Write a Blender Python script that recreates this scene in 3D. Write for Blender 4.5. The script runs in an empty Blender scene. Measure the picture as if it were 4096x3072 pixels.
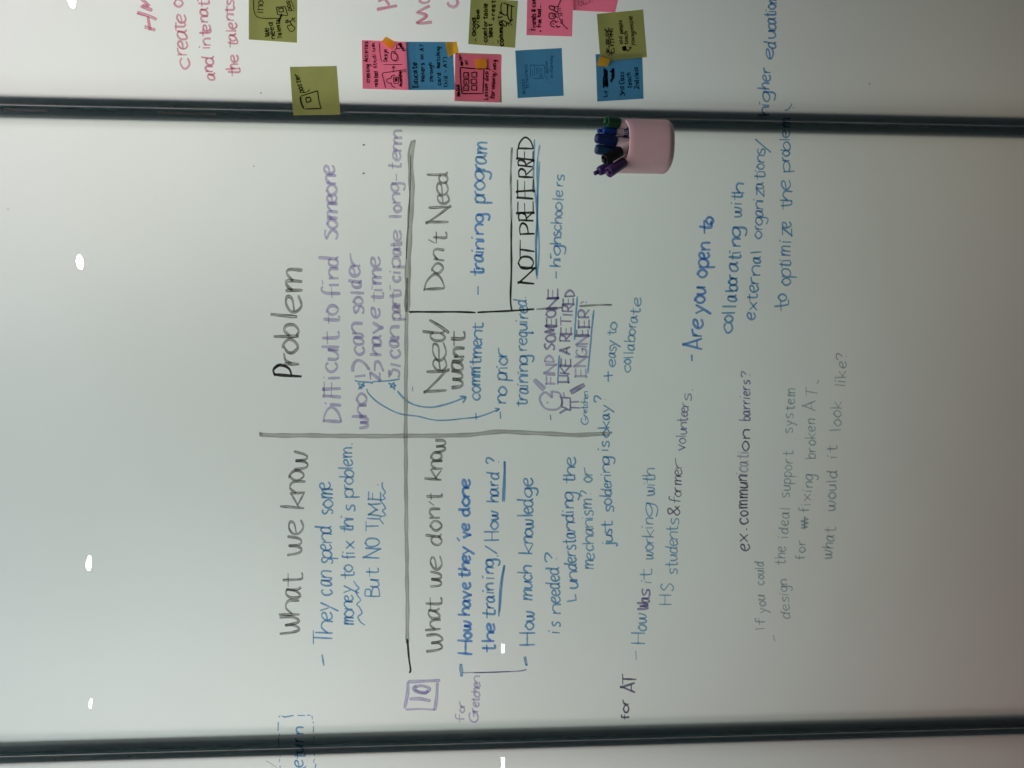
import bpy, bmesh, math, random
from mathutils import Vector, Matrix
random.seed(7)
SC = bpy.context.scene
COL = SC.collection
# ------------------------------------------------------------------ camera
FPX, DIST = 3056.0, 1.2185           # focal length in pixels of the 4096 px frame, distance to the glass
TH = math.atan(0.06)
CF = Vector((0, math.cos(TH), -math.sin(TH)))
CR = Vector((0, -math.sin(TH), -math.cos(TH)))
CU = Vector((1, 0, 0))
CP = Vector((0, 0, 1.4)) - DIST * CF
cam_data = bpy.data.cameras.new('camera')
cam_data.sensor_fit = 'HORIZONTAL'; cam_data.sensor_width = 36.0
cam_data.lens = 36.0 * FPX / 4096.0
cam_data.clip_start = 0.01; cam_data.clip_end = 100
cam = bpy.data.objects.new('camera', cam_data); COL.objects.link(cam)
cam.matrix_world = Matrix((( CR.x, CU.x, -CF.x, CP.x), (CR.y, CU.y, -CF.y, CP.y), (CR.z, CU.z, -CF.z, CP.z), (0, 0, 0, 1)))
SC.camera = cam
# ------------------------------------------------------------------ world, lamps, exposure
W = bpy.data.worlds.new('World'); SC.world = W; W.use_nodes = True
W.node_tree.nodes['Background'].inputs[0].default_value = (0.9, 1.0, 1.02, 1)
W.node_tree.nodes['Background'].inputs[1].default_value = 0.05
SC.view_settings.view_transform = 'Standard'; SC.view_settings.look = 'None'
SC.view_settings.exposure = 0; SC.view_settings.gamma = 1
SC.cycles.use_denoising = True
SC.cycles.max_bounces = 8; SC.cycles.transparent_max_bounces = 24
SC.cycles.transmission_bounces = 8; SC.cycles.diffuse_bounces = 4
# added lights behind the glass, fitted to its brightness gradient: x, z, watts, colour
BACKLIGHTS = [
    (-0.95, 0.6, 0.212, (1.0, 0.804, 0.825)), (-0.95, 1.1, 0.295, (0.969, 1.0, 0.936)),
    (-0.95, 1.5, 0.706, (1.0, 0.881, 0.782)), (-0.95, 1.9, 1.013, (1.0, 0.933, 0.866)),
    (-0.95, 2.35, 0.633, (0.978, 1.0, 0.958)), (-0.55, 0.6, 0.234, (1.0, 0.271, 0.058)),
    (-0.55, 1.1, 0.335, (0.837, 1.0, 0.938)), (-0.55, 1.5, 0.637, (0.929, 1.0, 0.851)),
    (-0.55, 1.9, 1.357, (0.908, 1.0, 0.935)), (-0.55, 2.35, 1.14, (0.898, 1.0, 0.969)),
    (-0.07, 0.6, 0.083, (1.0, 0.089, 0.0)), (-0.07, 1.1, 0.60, (0.711, 1.0, 0.853)),
    (-0.07, 2.35, 0.40, (0.57, 1.0, 0.923)), (0.42, 0.6, 0.409, (1.0, 0.793, 0.475)),
    (0.42, 1.1, 0.325, (0.794, 1.0, 0.997)), (0.42, 1.5, 0.83, (0.886, 1.0, 0.826)),
    (0.42, 1.9, 1.173, (0.94, 1.0, 0.834)), (0.42, 2.35, 1.929, (1.0, 0.946, 0.894)),
    (0.85, 1.5, 0.304, (0.734, 0.634, 1.0)), (0.85, 1.9, 1.102, (1.0, 0.935, 0.896)),
    (0.85, 2.35, 0.942, (1.0, 0.973, 0.962))]
BACK_GAIN = 1.0
def area(name, loc, aim, sx, sy, watts, col):
    l = bpy.data.lights.new(name, 'AREA'); l.shape = 'RECTANGLE'; l.size = sx; l.size_y = sy
    l.energy = watts; l.color = col
    o = bpy.data.objects.new(name, l); COL.objects.link(o); o.location = loc
    o.rotation_euler = (Vector(aim) - Vector(loc)).to_track_quat('-Z', 'Y').to_euler()
    return o
for x, z, p, c in BACKLIGHTS:
    area('added_backlight', (x, 0.5605, z), (x, 0, z), 0.3, 0.35, p * BACK_GAIN, c)
area('front_fill_light', (0.1, -0.75, 3.0), (0.1, -0.35, 1.3), 2.2, 0.7, 21.0, (1.0, 0.93, 0.93))  # added overhead fill, placed outside what the glass mirrors
# ------------------------------------------------------------------ helpers
def at(px, py, h=0.0):
    """point of the wall seen at pixel px, py of the 4096 x 3072 photograph, h metres in front of the glass"""
    d = CF + CR * ((px - 2048) / FPX) + CU * ((1536 - py) / FPX)
    return CP + d * ((-h - CP.y) / d.y)
def put(name, mesh, mats, parent=None):
    for m in mats: mesh.materials.append(m)
    o = bpy.data.objects.new(name, mesh); COL.objects.link(o)
    if parent:
        o.parent = parent
        o.matrix_parent_inverse = Matrix.Translation(-parent.location)
    return o
def bm_put(name, bm, mats, parent=None, smooth=False):
    me = bpy.data.meshes.new(name); bm.to_mesh(me); bm.free()
    if smooth:
        for p in me.polygons: p.use_smooth = True
    return put(name, me, mats, parent)
def empty(name, loc):
    o = bpy.data.objects.new(name, None); COL.objects.link(o); o.location = loc
    o.empty_display_size = 0.02
    return o
def tag(o, label, cat, group=None):
    o['label'] = label; o['category'] = cat
    if group: o['group'] = group
    return o
def box(bm, x0, x1, y0, y1, z0, z1, mi=0):
    v = [bm.verts.new((x, y, z)) for x in (x0, x1) for y in (y0, y1) for z in (z0, z1)]
    for q in ((0, 1, 3, 2), (4, 6, 7, 5), (0, 4, 5, 1), (2, 3, 7, 6), (0, 2, 6, 4), (1, 5, 7, 3)):
        f = bm.faces.new([v[i] for i in q]); f.material_index = mi
    bm.normal_update()
# ------------------------------------------------------------------ materials
def mat(name):
    m = bpy.data.materials.new(name); m.use_nodes = True
    nt = m.node_tree; nt.nodes.clear()
    out = nt.nodes.new('ShaderNodeOutputMaterial')
    return m, nt, out
def N(nt, t, **kw):
    n = nt.nodes.new(t)
    for k, v in kw.items(): setattr(n, k, v)
    return n
def noise_mul(nt, col, scale, amt, vec='Object'):
    """colour with a little procedural variation"""
    tc = N(nt, 'ShaderNodeTexCoord'); ns = N(nt, 'ShaderNodeTexNoise')
    ns.inputs['Scale'].default_value = scale; ns.inputs['Detail'].default_value = 4
    nt.links.new(tc.outputs[vec], ns.inputs['Vector'])
    mr = N(nt, 'ShaderNodeMapRange'); mr.inputs[1].default_value = 0.3; mr.inputs[2].default_value = 0.7
    mr.inputs[3].default_value = 1 - amt; mr.inputs[4].default_value = 1 + amt
    nt.links.new(ns.outputs['Fac'], mr.inputs[0])
    mx = N(nt, 'ShaderNodeVectorMath', operation='SCALE'); mx.inputs[0].default_value = col
    nt.links.new(mr.outputs[0], mx.inputs['Scale'])
    return mx.outputs[0]
def plastic(name, col, rough=0.45, amt=0.05, scale=60, spec=0.5):
    m, nt, out = mat(name)
    b = N(nt, 'ShaderNodeBsdfPrincipled'); b.inputs['Roughness'].default_value = rough
    b.inputs['Specular IOR Level'].default_value = spec
    nt.links.new(noise_mul(nt, col, scale, amt), b.inputs['Base Color'])
    nt.links.new(b.outputs[0], out.inputs[0]); return m
def mat_front():
    m, nt, out = mat('clear_glass_face')
    t = N(nt, 'ShaderNodeBsdfTransparent'); t.inputs[0].default_value = (0.985, 0.982, 0.984, 1)
    g = N(nt, 'ShaderNodeBsdfGlossy'); g.inputs['Roughness'].default_value = 0.0
    fr = N(nt, 'ShaderNodeFresnel'); fr.inputs[0].default_value = 1.5
    mx = N(nt, 'ShaderNodeMixShader')
    nt.links.new(fr.outputs[0], mx.inputs[0]); nt.links.new(t.outputs[0], mx.inputs[1]); nt.links.new(g.outputs[0], mx.inputs[2])
    nt.links.new(mx.outputs[0], out.inputs[0]); return m
def mat_back():
    m, nt, out = mat('clear_glass_back')
    t = N(nt, 'ShaderNodeBsdfTransparent'); t.inputs[0].default_value = (0.995, 0.985, 0.99, 1)
    nt.links.new(t.outputs[0], out.inputs[0]); return m
def mat_edge():
    m, nt, out = mat('polished_glass_edge')
    b = N(nt, 'ShaderNodeBsdfPrincipled'); b.inputs['Roughness'].default_value = 0.15
    nt.links.new(noise_mul(nt, (0.10, 0.16, 0.17), 40, 0.2), b.inputs['Base Color'])
    nt.links.new(b.outputs[0], out.inputs[0]); return m
def mat_film():
    m, nt, out = mat('frosted_film')
    t = N(nt, 'ShaderNodeBsdfTranslucent'); d = N(nt, 'ShaderNodeBsdfDiffuse')
    nt.links.new(noise_mul(nt, (0.62, 0.62, 0.62), 4, 0.02), t.inputs[0])
    d.inputs[0].default_value = (0.15, 0.208, 0.222, 1)
    a = N(nt, 'ShaderNodeAddShader')
    nt.links.new(t.outputs[0], a.inputs[0]); nt.links.new(d.outputs[0], a.inputs[1])
    nt.links.new(a.outputs[0], out.inputs[0]); return m
def paper(name, col, refl=0.85, trans=0.40, amt=0.05):
    m, nt, out = mat(name)
    d = N(nt, 'ShaderNodeBsdfDiffuse'); t = N(nt, 'ShaderNodeBsdfTranslucent'); a = N(nt, 'ShaderNodeAddShader')
    nt.links.new(noise_mul(nt, tuple(c * refl for c in col), 35, amt), d.inputs[0])
    nt.links.new(noise_mul(nt, tuple(c * trans for c in col), 90, amt), t.inputs[0])
    nt.links.new(d.outputs[0], a.inputs[0]); nt.links.new(t.outputs[0], a.inputs[1])
    nt.links.new(a.outputs[0], out.inputs[0]); return m
def ink(name, tint, base=0.85, edge=0.15, var=0.35, fx=1.0, fy=2.0):
    """dry marker ink: a thin film that filters the light behind it, streaky along the stroke"""
    m, nt, out = mat(name)
    uv = N(nt, 'ShaderNodeUVMap'); uv.uv_map = 'UVMap'
    sx = N(nt, 'ShaderNodeSeparateXYZ'); nt.links.new(uv.outputs[0], sx.inputs[0])
    mp = N(nt, 'ShaderNodeMapping'); mp.inputs['Scale'].default_value = (fx, fy, 1)
    nt.links.new(uv.outputs[0], mp.inputs[0])
    ns = N(nt, 'ShaderNodeTexNoise'); ns.inputs['Scale'].default_value = 1.0; ns.inputs['Detail'].default_value = 3
    nt.links.new(mp.outputs[0], ns.inputs['Vector'])
    mr = N(nt, 'ShaderNodeMapRange'); mr.inputs[1].default_value = 0.25; mr.inputs[2].default_value = 0.75
    mr.inputs[3].default_value = base - var; mr.inputs[4].default_value = base + var; mr.clamp = False
    nt.links.new(ns.outputs['Fac'], mr.inputs[0])
    pw = N(nt, 'ShaderNodeMath', operation='POWER'); ab = N(nt, 'ShaderNodeMath', operation='ABSOLUTE')
    nt.links.new(sx.outputs['Y'], ab.inputs[0]); nt.links.new(ab.outputs[0], pw.inputs[0]); pw.inputs[1].default_value = 3
    ma = N(nt, 'ShaderNodeMath', operation='MULTIPLY_ADD'); ma.inputs[1].default_value = edge
    nt.links.new(pw.outputs[0], ma.inputs[0]); nt.links.new(mr.outputs[0], ma.inputs[2])
    cl = N(nt, 'ShaderNodeClamp'); cl.inputs[1].default_value = 0.12; cl.inputs[2].default_value = 1.0
    nt.links.new(ma.outputs[0], cl.inputs[0])
    mx = N(nt, 'ShaderNodeMix', data_type='RGBA'); mx.inputs['A'].default_value = (1, 1, 1, 1)
    mx.inputs['B'].default_value = tuple(tint) + (1,)
    nt.links.new(cl.outputs[0], mx.inputs['Factor'])
    t = N(nt, 'ShaderNodeBsdfTransparent'); nt.links.new(mx.outputs['Result'], t.inputs[0])
    nt.links.new(t.outputs[0], out.inputs[0]); return m
INK = {
    'K': ink('black_marker_ink', (.045, .04, .028), .58, .46, .60, .7, 2.6),
    'KD': ink('dense_black_marker_ink', (.02, .02, .02), .95, .1, .12),
    'KG': ink('worn_black_marker_ink', (.27, .27, .24), .60, .34, .2, .25, 2.2),
    'B': ink('blue_marker_ink', (.065, .30, .61), .78, .2, .30),
    'Bd': ink('strong_blue_marker_ink', (.04, .26, .70), .80, .15, .30),
    'Bl': ink('pale_blue_marker_ink', (.16, .38, .62), .78, .2, .30),
    'P': ink('purple_marker_ink', (.47, .41, .67), .74, .2, .35),
    'PM': ink('deep_purple_marker_ink', (.23, .18, .42), .76, .15, .35),
    'Pd': ink('dark_violet_marker_ink', (.09, .06, .18), .80, .2, .30),
    'PL': ink('pale_violet_marker_ink', (.48, .42, .62), .72, .2, .35),
    'R': ink('pink_marker_ink', (.64, .06, .19), .64, .12, .30, .5, 1.2),
    'G': ink('grey_blue_marker_ink', (.36, .46, .54), .72, .2, .35),
    'N': ink('black_pen_ink', (.03, .03, .035), .9, .1, .15),
    'NL': ink('thin_pen_ink', (.36, .40, .46), .8, .1, .25),
}
INKS = list(INK)
# ------------------------------------------------------------------ handwriting
GL = {
'a':"7,9 4,10 1,7 1,2 3,0 6,3 7,9|7,10 7,3 9,0", 'b':"1,17 1,0|1,6 4,10 7,8 7,3 4,0 1,2", 'c':"8,8 5,10 1,7 1,3 4,0 8,2",
'd':"7,8 4,10 1,7 1,2 4,0 7,3|7.5,17 7,8 7,2 9,0", 'e':"1,5 6,6 7,9 4,10 1,7 1,3 4,0 8,2", 'f':"7,16 5,17 3,14 3,0|0,9 7,10",
'g':"7,9 4,10 1,7 1,3 4,1 7,5 7,9|7,10 7,-3 5,-7 1,-5", 'h':"1,17 1,0|1,5 4,10 7,8 7,0", 'i':"1,10 1,0|1,14 2.5,14.6",
'j':"4,10 4,-4 2,-7 0,-5|4,14 5,14.6", 'k':"1,17 1,0|8,10 1,4|2,5 8,0", 'l':"1,17 1,0", 'm':"0,10 1,9 1,0|1,6 3,10 5,9 5,0|5,6 8,10 10,8 10,0",
'n':"1,10 1,0|1,6 4,10 7,8 7,0", 'o':"4,10 1,7 1,3 4,0 7,3 7,7 4,10 3,9.5", 'p':"1,10 1,-7|1,7 4,10 7,8 7,3 4,0 1,2",
'q':"7,8 4,10 1,7 1,3 4,0 7,3|7,10 7,-7 9,-5", 'r':"1,10 1,0|1,5 3,9 7,10", 's':"7,9 4,10 1,8 3,5.5 6,4 6,1 3,0 0,1",
't':"4,16 4,2 6,0 8,1|0,10 8,10.5", 'u':"1,10 1,3 3,0 6,3 7,10|7,10 7,0", 'v':"0,10 4,0 4,0 8,10", 'w':"0,10 1,2 3,0 5,3 5.5,9|5.5,9 6,2 8,0 10,3 11,10",
'x':"0,10 8,0|8,10 0,0", 'y':"1,10 4,2|8,10 4,0 1,-7", 'z':"0,10 8,10 8,10 0,0 0,0 8,0",
'A':"0,0 5,17 5,17 10,0|2,6 8,6", 'B':"1,17 1,0|1,17 6,16 6,10 1,9|1,9 8,7 8,1 1,0", 'C':"9,15 5,17 1,12 1,5 5,0 9,2",
'D':"1,17 1,0|0,17 6,15 10,9 7,3 1,0", 'E':"8,17 1,17 1,17 1,0 1,0 8,0|1,9 7,9", 'F':"8,17 1,17 1,17 1,0|1,9 7,9",
'G':"9,15 5,17 1,12 1,4 5,0 9,3 9,8 9,8 5,8", 'H':"1,17 1,0|9,17 9,0|1,9 9,9", 'I':"1,17 1,0", 'K':"1,17 1,0|9,17 1,8|2,9 9,0",
'L':"1,17 1,0 1,0 8,0", 'M':"0,0 1,17 1,17 6,5 6,5 11,17 11,17 12,0", 'N':"1,0 1,17 1,17 9,0 9,0 9,17", 'O':"5,17 1,13 1,4 5,0 9,4 9,13 5,17 4,16.5",
'P':"1,17 1,0|0,16 5,17 9,14 7,9 1,7", 'R':"1,17 1,0|0,16 5,17 8,14 6,9 1,8|3,8 9,0", 'S':"9,15 5,17 1,13 5,9 9,5 5,0 0,2",
'T':"5,17 5,0|0,17 10,17", 'W':"0,17 1,4 3,0 6,4 6,11|6,11 7,3 9,0 12,5 12,17", '?':"0,14 2,17 6,16 6,12 3,7|3,2 3,1", '!':"1,17 1,6|1,1.5 1,0",
'.':"0,.7 1,0", ',':"1,1 0,-3", "'":"2,17 0,13", '-':"0,6 7,6", '/':"0,-2 6,17", '+':"0,7 8,7|4,11 4,3", ')':"0,17 4,12 4,5 0,0", '(':"4,17 0,12 0,5 4,0",
'1':"1,17 1,0", '2':"0,14 4,17 7,13 0,0 0,0 8,0", '3':"0,15 5,17 7,13 3,9 8,6 6,0 0,1", '0':"5,17 1,13 1,4 5,0 9,4 9,13 5,17 4,16.5", '6':"7,17 2,10 1,4 4,0 7,3 5,7 1,5",
'&':"8,0 1,13 4,17 6,13 0,4 3,0 8,7",
'\u8001':"2,14 8,14|5,17 5,10|0,10 10,10|9,15 1,4|4,7 4,1 9,1 9,3|4,5 8,6",
'\u5e36':"1,14 9,14|3,16 3,11|5,17 5,11|7,16 7,11|0,8 0,10 10,10 10,8|2,1 2,7 8,7 8,1|5,9 5,-1",
'\u65b0':"3,17 3,15|0,14 6,14|1,12 2,11|5,12 4,11|0,10 6,10|3,10 3,0|0,6 6,6|3,6 0,2|3,6 6,3|10,16 7,14 7,5 6,1|7,10 11,10|9,10 9,0",
}
def parse(s): return [[tuple(float(v) for v in p.split(',')) for p in st.split()] for st in s.split('|')]
GL = {k: parse(v) for k, v in GL.items()}
# views of the photograph that coordinates were read in: x0, y0, scale
VW = {'A':(1050,1000,2.0743),'A2':(1050,1000,3.3175),'B':(1050,1750,1.6586),'B2':(1050,1750,1.952),'C':(1250,480,2.154),'D':(1650,500,2.0743),
'D2':(1650,600,2.765),'D3':(2150,650,2.765),'E':(1650,1150,2.5517),'F':(2050,1050,2.2117),'G':(1600,1700,1.3833),'G2':(1650,1720,1.785),
'H':(2000,1700,1.8429),'I':(2650,850,2.5517),'I2':(2780,550,1.952),'J':(2950,450,1.9525),'K':(2850,1350,1.3267),'L2':(2480,1500,1.1433),
'M':(1000,2600,2.0109),'M2':(1000,2850,6.32),'N':(2700,0,1.5845),'O':(0,0,1.62),'O2':(560,0,5.185),'P':(900,0,3.3183),'Q':(1400,100,3.403),
'R':(1800,0,3.6867),'R1':(1450,0,3.6867),'S':(2330,0,3.95),'T':(2300,400,4.424),'V':(0,0,.54004),'X':(1900,2400,2.468),'Z':(0,0,1.0)}
def tp(v, x, y):
    a = VW[v]; return (a[0] + x / a[2], a[1] + y / a[2])
def smooth(pts, n=5):
    if len(pts) < 3: return list(pts)
    out = []
    for i in range(len(pts) - 1):
        p1, p2 = pts[i], pts[i + 1]
        if p1 == p2: continue
        p0 = pts[i - 1] if i > 0 else p1
        p3 = pts[i + 2] if i + 2 < len(pts) else p2
        for k in range(n):
            t = k / n
            out.append(tuple(0.5 * (2 * b + (c - a) * t + (2 * a - 5 * b + 4 * c - d) * t * t + (3 * b - a - 3 * c + d) * t ** 3)
                             for a, b, c, d in zip(p0, p1, p2, p3)))
    out.append(pts[-1]); return out
class Ink:
    """collects strokes (in photo pixels) and links them as one mesh per group of strokes that stand together"""
    def __init__(self, hfun=None, base=0.0002):
        self.st = []; self.h = base; self.hf = hfun; self.base = base
    def stroke(self, pts, w, ik, chisel=0.25, n=5, jit=0.5):
        if len(pts) == 1: pts = [pts[0], (pts[0][0] + 1, pts[0][1] + 1)]
        ps = smooth(pts, n)
        q = [ps[0]]
        for p in ps[1:]:
            if math.hypot(p[0] - q[-1][0], p[1] - q[-1][1]) > 0.4: q.append(p)
        if len(q) < 2: q = [q[0], (q[0][0] + 1.5, q[0][1] + 1.0)]
        d = [q[0]]                       # long straight pieces get more points, so that the wobble of a hand shows
        for p in q[1:]:
            L = math.hypot(p[0] - d[-1][0], p[1] - d[-1][1]); k = max(1, int(L / 22)); a = d[-1]
            for i in range(1, k + 1): d.append((a[0] + (p[0] - a[0]) * i / k, a[1] + (p[1] - a[1]) * i / k))
        q = d
        ph = random.uniform(0, 6.28)
        u0 = random.uniform(0, 400); s = 0.0; n = len(q); V = []; UV = []
        self.h = self.base + (self.h - self.base + 0.00002) % 0.0004
        for i, (x, y) in enumerate(q):
            a = q[max(0, i - 1)]; b = q[min(n - 1, i + 1)]
            tx, ty = b[0] - a[0], b[1] - a[1]; L = math.hypot(tx, ty) or 1.0; tx /= L; ty /= L
            if i: s += math.hypot(x - q[i - 1][0], y - q[i - 1][1])
            ww = w * 0.5 * (1 - chisel + chisel * abs(tx)) * (1 + 0.12 * math.sin(s / 19.0 + ph))
            if i in (0, n - 1): ww *= 0.72
            jx = jit * math.sin(s / 31.0 + ph * 2)
            x += -ty * jx; y += tx * jx
            h = self.h + (self.hf(x, y) if self.hf else 0)
            for sg in (-1, 1):
                V.append(tuple(at(x - ty * ww * sg, y + tx * ww * sg, h)))
                UV.append((u0 + s / 40.0, sg))
        self.st.append((V, UV, ik))
    def letter(self, ch, view, ik, w, xh, cap, xb, y0, y1, chisel):
        st = GL[ch]; xs = [p[0] for s_ in st for p in s_]; lo, hi = min(xs), max(xs)
        sl = random.gauss(.02, .05); sz = random.uniform(.94, 1.06); xb += random.uniform(-.03, .03) * xh
        for s_ in st:
            pts = []
            for gx, gy in s_:
                t = (gx - lo) / (hi - lo) if hi > lo else 0.5
                if gy <= 10: dy = gy * xh / 10
                else: dy = xh + (gy - 10) / 7 * (cap - xh)
                dy *= sz
                pts.append(tp(view, xb - dy + random.uniform(-.025, .025) * xh, y0 + (y1 - y0) * t - sl * dy + random.uniform(-.02, .02) * xh))
            self.stroke(pts, w, ik, chisel)
    def tokens(self, view, ik, w, xh, cap, spec, chisel=0.25):
        for tk in spec.split():
            ch = tk[0]; body, xb = tk[1:].split('@'); y0, y1 = body.split('-')
            self.letter(ch, view, ik, w, xh, cap, float(xb), float(y0), float(y1), chisel)
    def word(self, view, ik, w, xh, cap, text, y0, y1, b0, b1, chisel=0.25):
        adv = []; x = 0.0
        for ch in text:
            if ch == ' ': x += 6; continue
            xs = [p[0] for s_ in GL[ch] for p in s_]; wd = max(2.0, max(xs) - min(xs))
            adv.append((ch, x, x + wd)); x += wd + 3.0
        tot = adv[-1][2]
        for ch, a, b in adv:
            ya = y0 + (y1 - y0) * a / tot; yb = y0 + (y1 - y0) * b / tot
            self.letter(ch, view, ik, w, xh, cap, b0 + (b1 - b0) * (a + b) / 2 / tot, ya, yb, chisel)
    def raw(self, view, ik, w, spec, chisel=0.0, n=5, jit=0.5):
        for st in spec.split('|'):
            self.stroke([tp(view, *[float(v) for v in p.split(',')]) for p in st.split()], w, ik, chisel, n, jit)
    def build(self, name, parent, label=None, mats=None):
        bb = [[min(p[i] for p in V) for i in range(3)] + [max(p[i] for p in V) for i in range(3)] for V, _, _ in self.st]
        gid = list(range(len(bb)))
        def find(i):
            while gid[i] != i: i = gid[i]
            return i
        size = [max(b[i + 3] - b[i] for i in range(3)) for b in bb]
        for i in range(len(bb)):
            for j in range(i):
                g = math.sqrt(sum(max(0, bb[i][k] - bb[j][k + 3], bb[j][k] - bb[i][k + 3]) ** 2 for k in range(3)))
                if g <= max(.0199, .49 * max(size[i], size[j])): gid[find(i)] = find(j)
        groups = {}
        for i in range(len(bb)): groups.setdefault(find(i), []).append(i)
        out = []
        for ids in sorted(groups.values(), key=len, reverse=True):
            v, f, uv, mi, ms = [], [], [], [], []
            for i in ids:
                V, UV, ik = self.st[i]
                if ik not in ms: ms.append(ik)
                o = len(v); v += V; uv += UV
                for k in range(0, len(V) - 2, 2): f.append((o + k, o + k + 1, o + k + 3, o + k + 2)); mi.append(ms.index(ik))
            me = bpy.data.meshes.new(name); me.from_pydata(v, [], f)
            uvl = me.uv_layers.new(name='UVMap')
            for p in me.polygons:
                p.material_index = mi[p.index]
                for li in p.loop_indices: uvl.data[li].uv = uv[me.loops[li].vertex_index]
            o = put(name, me, mats or [INK[k] for k in ms], parent); out.append(o)
        if label: out[0]['label'] = label
        return out
def write(name, parent, label, *calls, hfun=None, base=0.0002):
    k = Ink(hfun, base)
    for c in calls:
        getattr(k, {'t': 'tokens', 'w': 'word', 'r': 'raw'}[c[0]])(*c[1:])
    return k.build(name, parent, label)
# ------------------------------------------------------------------ the glass wall
XS_A, XS_B = 0.4284, -0.5717         # the two seams
ZB, ZT, GAP, TG = 0.15, 2.65, 0.0011, 0.010
M_FRONT, M_BACK, M_EDGE, M_FILM = mat_front(), mat_back(), mat_edge(), mat_film()
def glass_panel(x0, x1, label):
    root = empty('glass_panel', ((x0 + x1) / 2, 0, ZB))
    tag(root, label, 'glass panel', 'frosted glass wall panels')
    bm = bmesh.new(); x0 += GAP; x1 -= GAP
    box(bm, x0, x1, 0.0, TG, ZB, ZT, 2)
    for f in bm.faces:
        if f.normal.y < -.5: f.material_index = 0
        elif f.normal.y > .5: f.material_index = 1
    bm_put('glass_pane', bm, [M_FRONT, M_BACK, M_EDGE], root)
    bm = bmesh.new()
    v = [bm.verts.new(p) for p in ((x0, TG + .0008, ZB), (x1, TG + .0008, ZB), (x1, TG + .0008, ZT), (x0, TG + .0008, ZT))]
    bm.faces.new(v); bm_put('frosted_film', bm, [M_FILM], root)
    return root
PM_ = glass_panel(XS_B, XS_A, 'frosted glass panel covered in handwriting between the two dark seams')
PR_ = glass_panel(XS_A, XS_A + 1.0, 'frosted glass panel beyond the seam, carrying the sticky notes and pink writing')
PL_ = glass_panel(XS_B - 1.0, XS_B, 'frosted glass panel with the dashed box and the word return along its edge')
M_MUL = plastic('dark_mullion_paint', (0.02, 0.026, 0.032), .5, .2)
M_SEAL = plastic('pale_sealant', (0.36, 0.38, 0.37), .5, .25, 25)
M_PAD = paper('grey_pad', (0.42, 0.40, 0.41), .8, .05, .15)
def mullion(x, label, pads):
    root = empty('mullion', (x, .04, ZB)); tag(root, label, 'mullion', 'dark mullions behind the glass joints')
    bm = bmesh.new()
    y0 = TG + .0044
    box(bm, x - .0005, x + .0180, y0, y0 + .012, ZB, ZT)
    box(bm, x - .0165, x - .0007, y0 - .0010, y0 + .010, ZB, ZT)
    bm_put('post', bm, [M_MUL], root)
    bm = bmesh.new(); box(bm, x - GAP * .62, x + GAP * .62, .0004, TG, ZB, ZT)
    bm_put('sealant_joint', bm, [M_SEAL], root)
    for (a, b, z0, z1) in pads:
        bm = bmesh.new(); box(bm, x + a, x + b, TG - .0009, TG - .0004, z0, z1)
        bm_put('spacer_pad', bm, [M_PAD], root)
def zof(px, py): return at(px, py, 0).z
ML1 = mullion(XS_A, 'dark vertical mullion behind the seam beside the sticky notes',
        [(.0018, .0062, zof(178, 410), zof(-40, 410)), (-.0062, -.0018, zof(180, 425), zof(8, 425)), (.0018, .0062, zof(226, 410), zof(208, 410)),
         (.0018, .0062, zof(676, 420), zof(624, 420)), (.0018, .0062, zof(913, 425), zof(684, 420)), (-.0056, -.0018, zof(858, 445), zof(628, 440)),
         (.0018, .0062, zof(958, 428), zof(938, 428)),
         (-.0040, .0040, zof(3690, 490), zof(3622, 488)), (-.0036, .0036, zof(3752, 490), zof(3722, 488))])
ML2 = mullion(XS_B, 'dark vertical mullion behind the seam crossing the dashed box', [])
# ------------------------------------------------------------------ writing on the middle panel
write('heading', PM_, 'black heading reading Problem', ('t', 'A', 'K', 14, 125, 215, "r945-857@310 o852-752@297 b715-622@305 l560-543@285 e515-378@320 m357-165@328", .5),
      ('t', 'A', 'KD', 12, 125, 245, "P1062-970@330", .4))
write('handwriting', PM_, 'purple line reading Difficult to find Someone',
      ('t', 'A', 'P', 13, 92, 148, "D1440-1310@655 i1288-1270@650 F1222-1155@652 F1148-1085@650 i1060-1045@640 c1002-928@622 u912-832@632 l815-797@635 t778-672@632 t615-545@637 o528-462@632", .6),
      ('t', 'A2', 'P', 13, 130, 265, "f640-495@1035 i465-395@1010 n375-250@1012 d215-80@1000", .6),
      ('t', 'C', 'P', 13, 85, 112, "S1032-948@218 o935-868@212 m862-725@215 e712-640@212 o640-562@210 n545-478@205 e462-390@190", .5))
write('handwriting', PM_, 'purple line reading who can solder', ('t', 'A', 'P', 13, 78, 130, "w1478-1385@875 h1378-1290@868 o1278-1198@862", .55),
      ('r', 'A', 'P', 12, "765,1052 855,1040|748,1012 750,965 770,925 805,916 850,945 888,998"),
      ('t', 'A', 'P', 13, 82, 110, "c868-800@848 a782-705@838 n695-612@830 s530-468@840 o455-398@835 l372-345@845 d312-250@818 e215-142@808 r132-25@815", .55))
write('handwriting', PM_, 'purple line reading have time', ('t', 'A', 'P', 13, 70, 75, "21080-1015@972 )1008-935@1002", .4),
      ('t', 'A', 'P', 13, 74, 100, "h870-795@988 a785-705@985 v690-600@985 e560-482@975 t432-350@1000 i335-300@998 m290-165@990 e135-55@975", .55))
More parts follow.
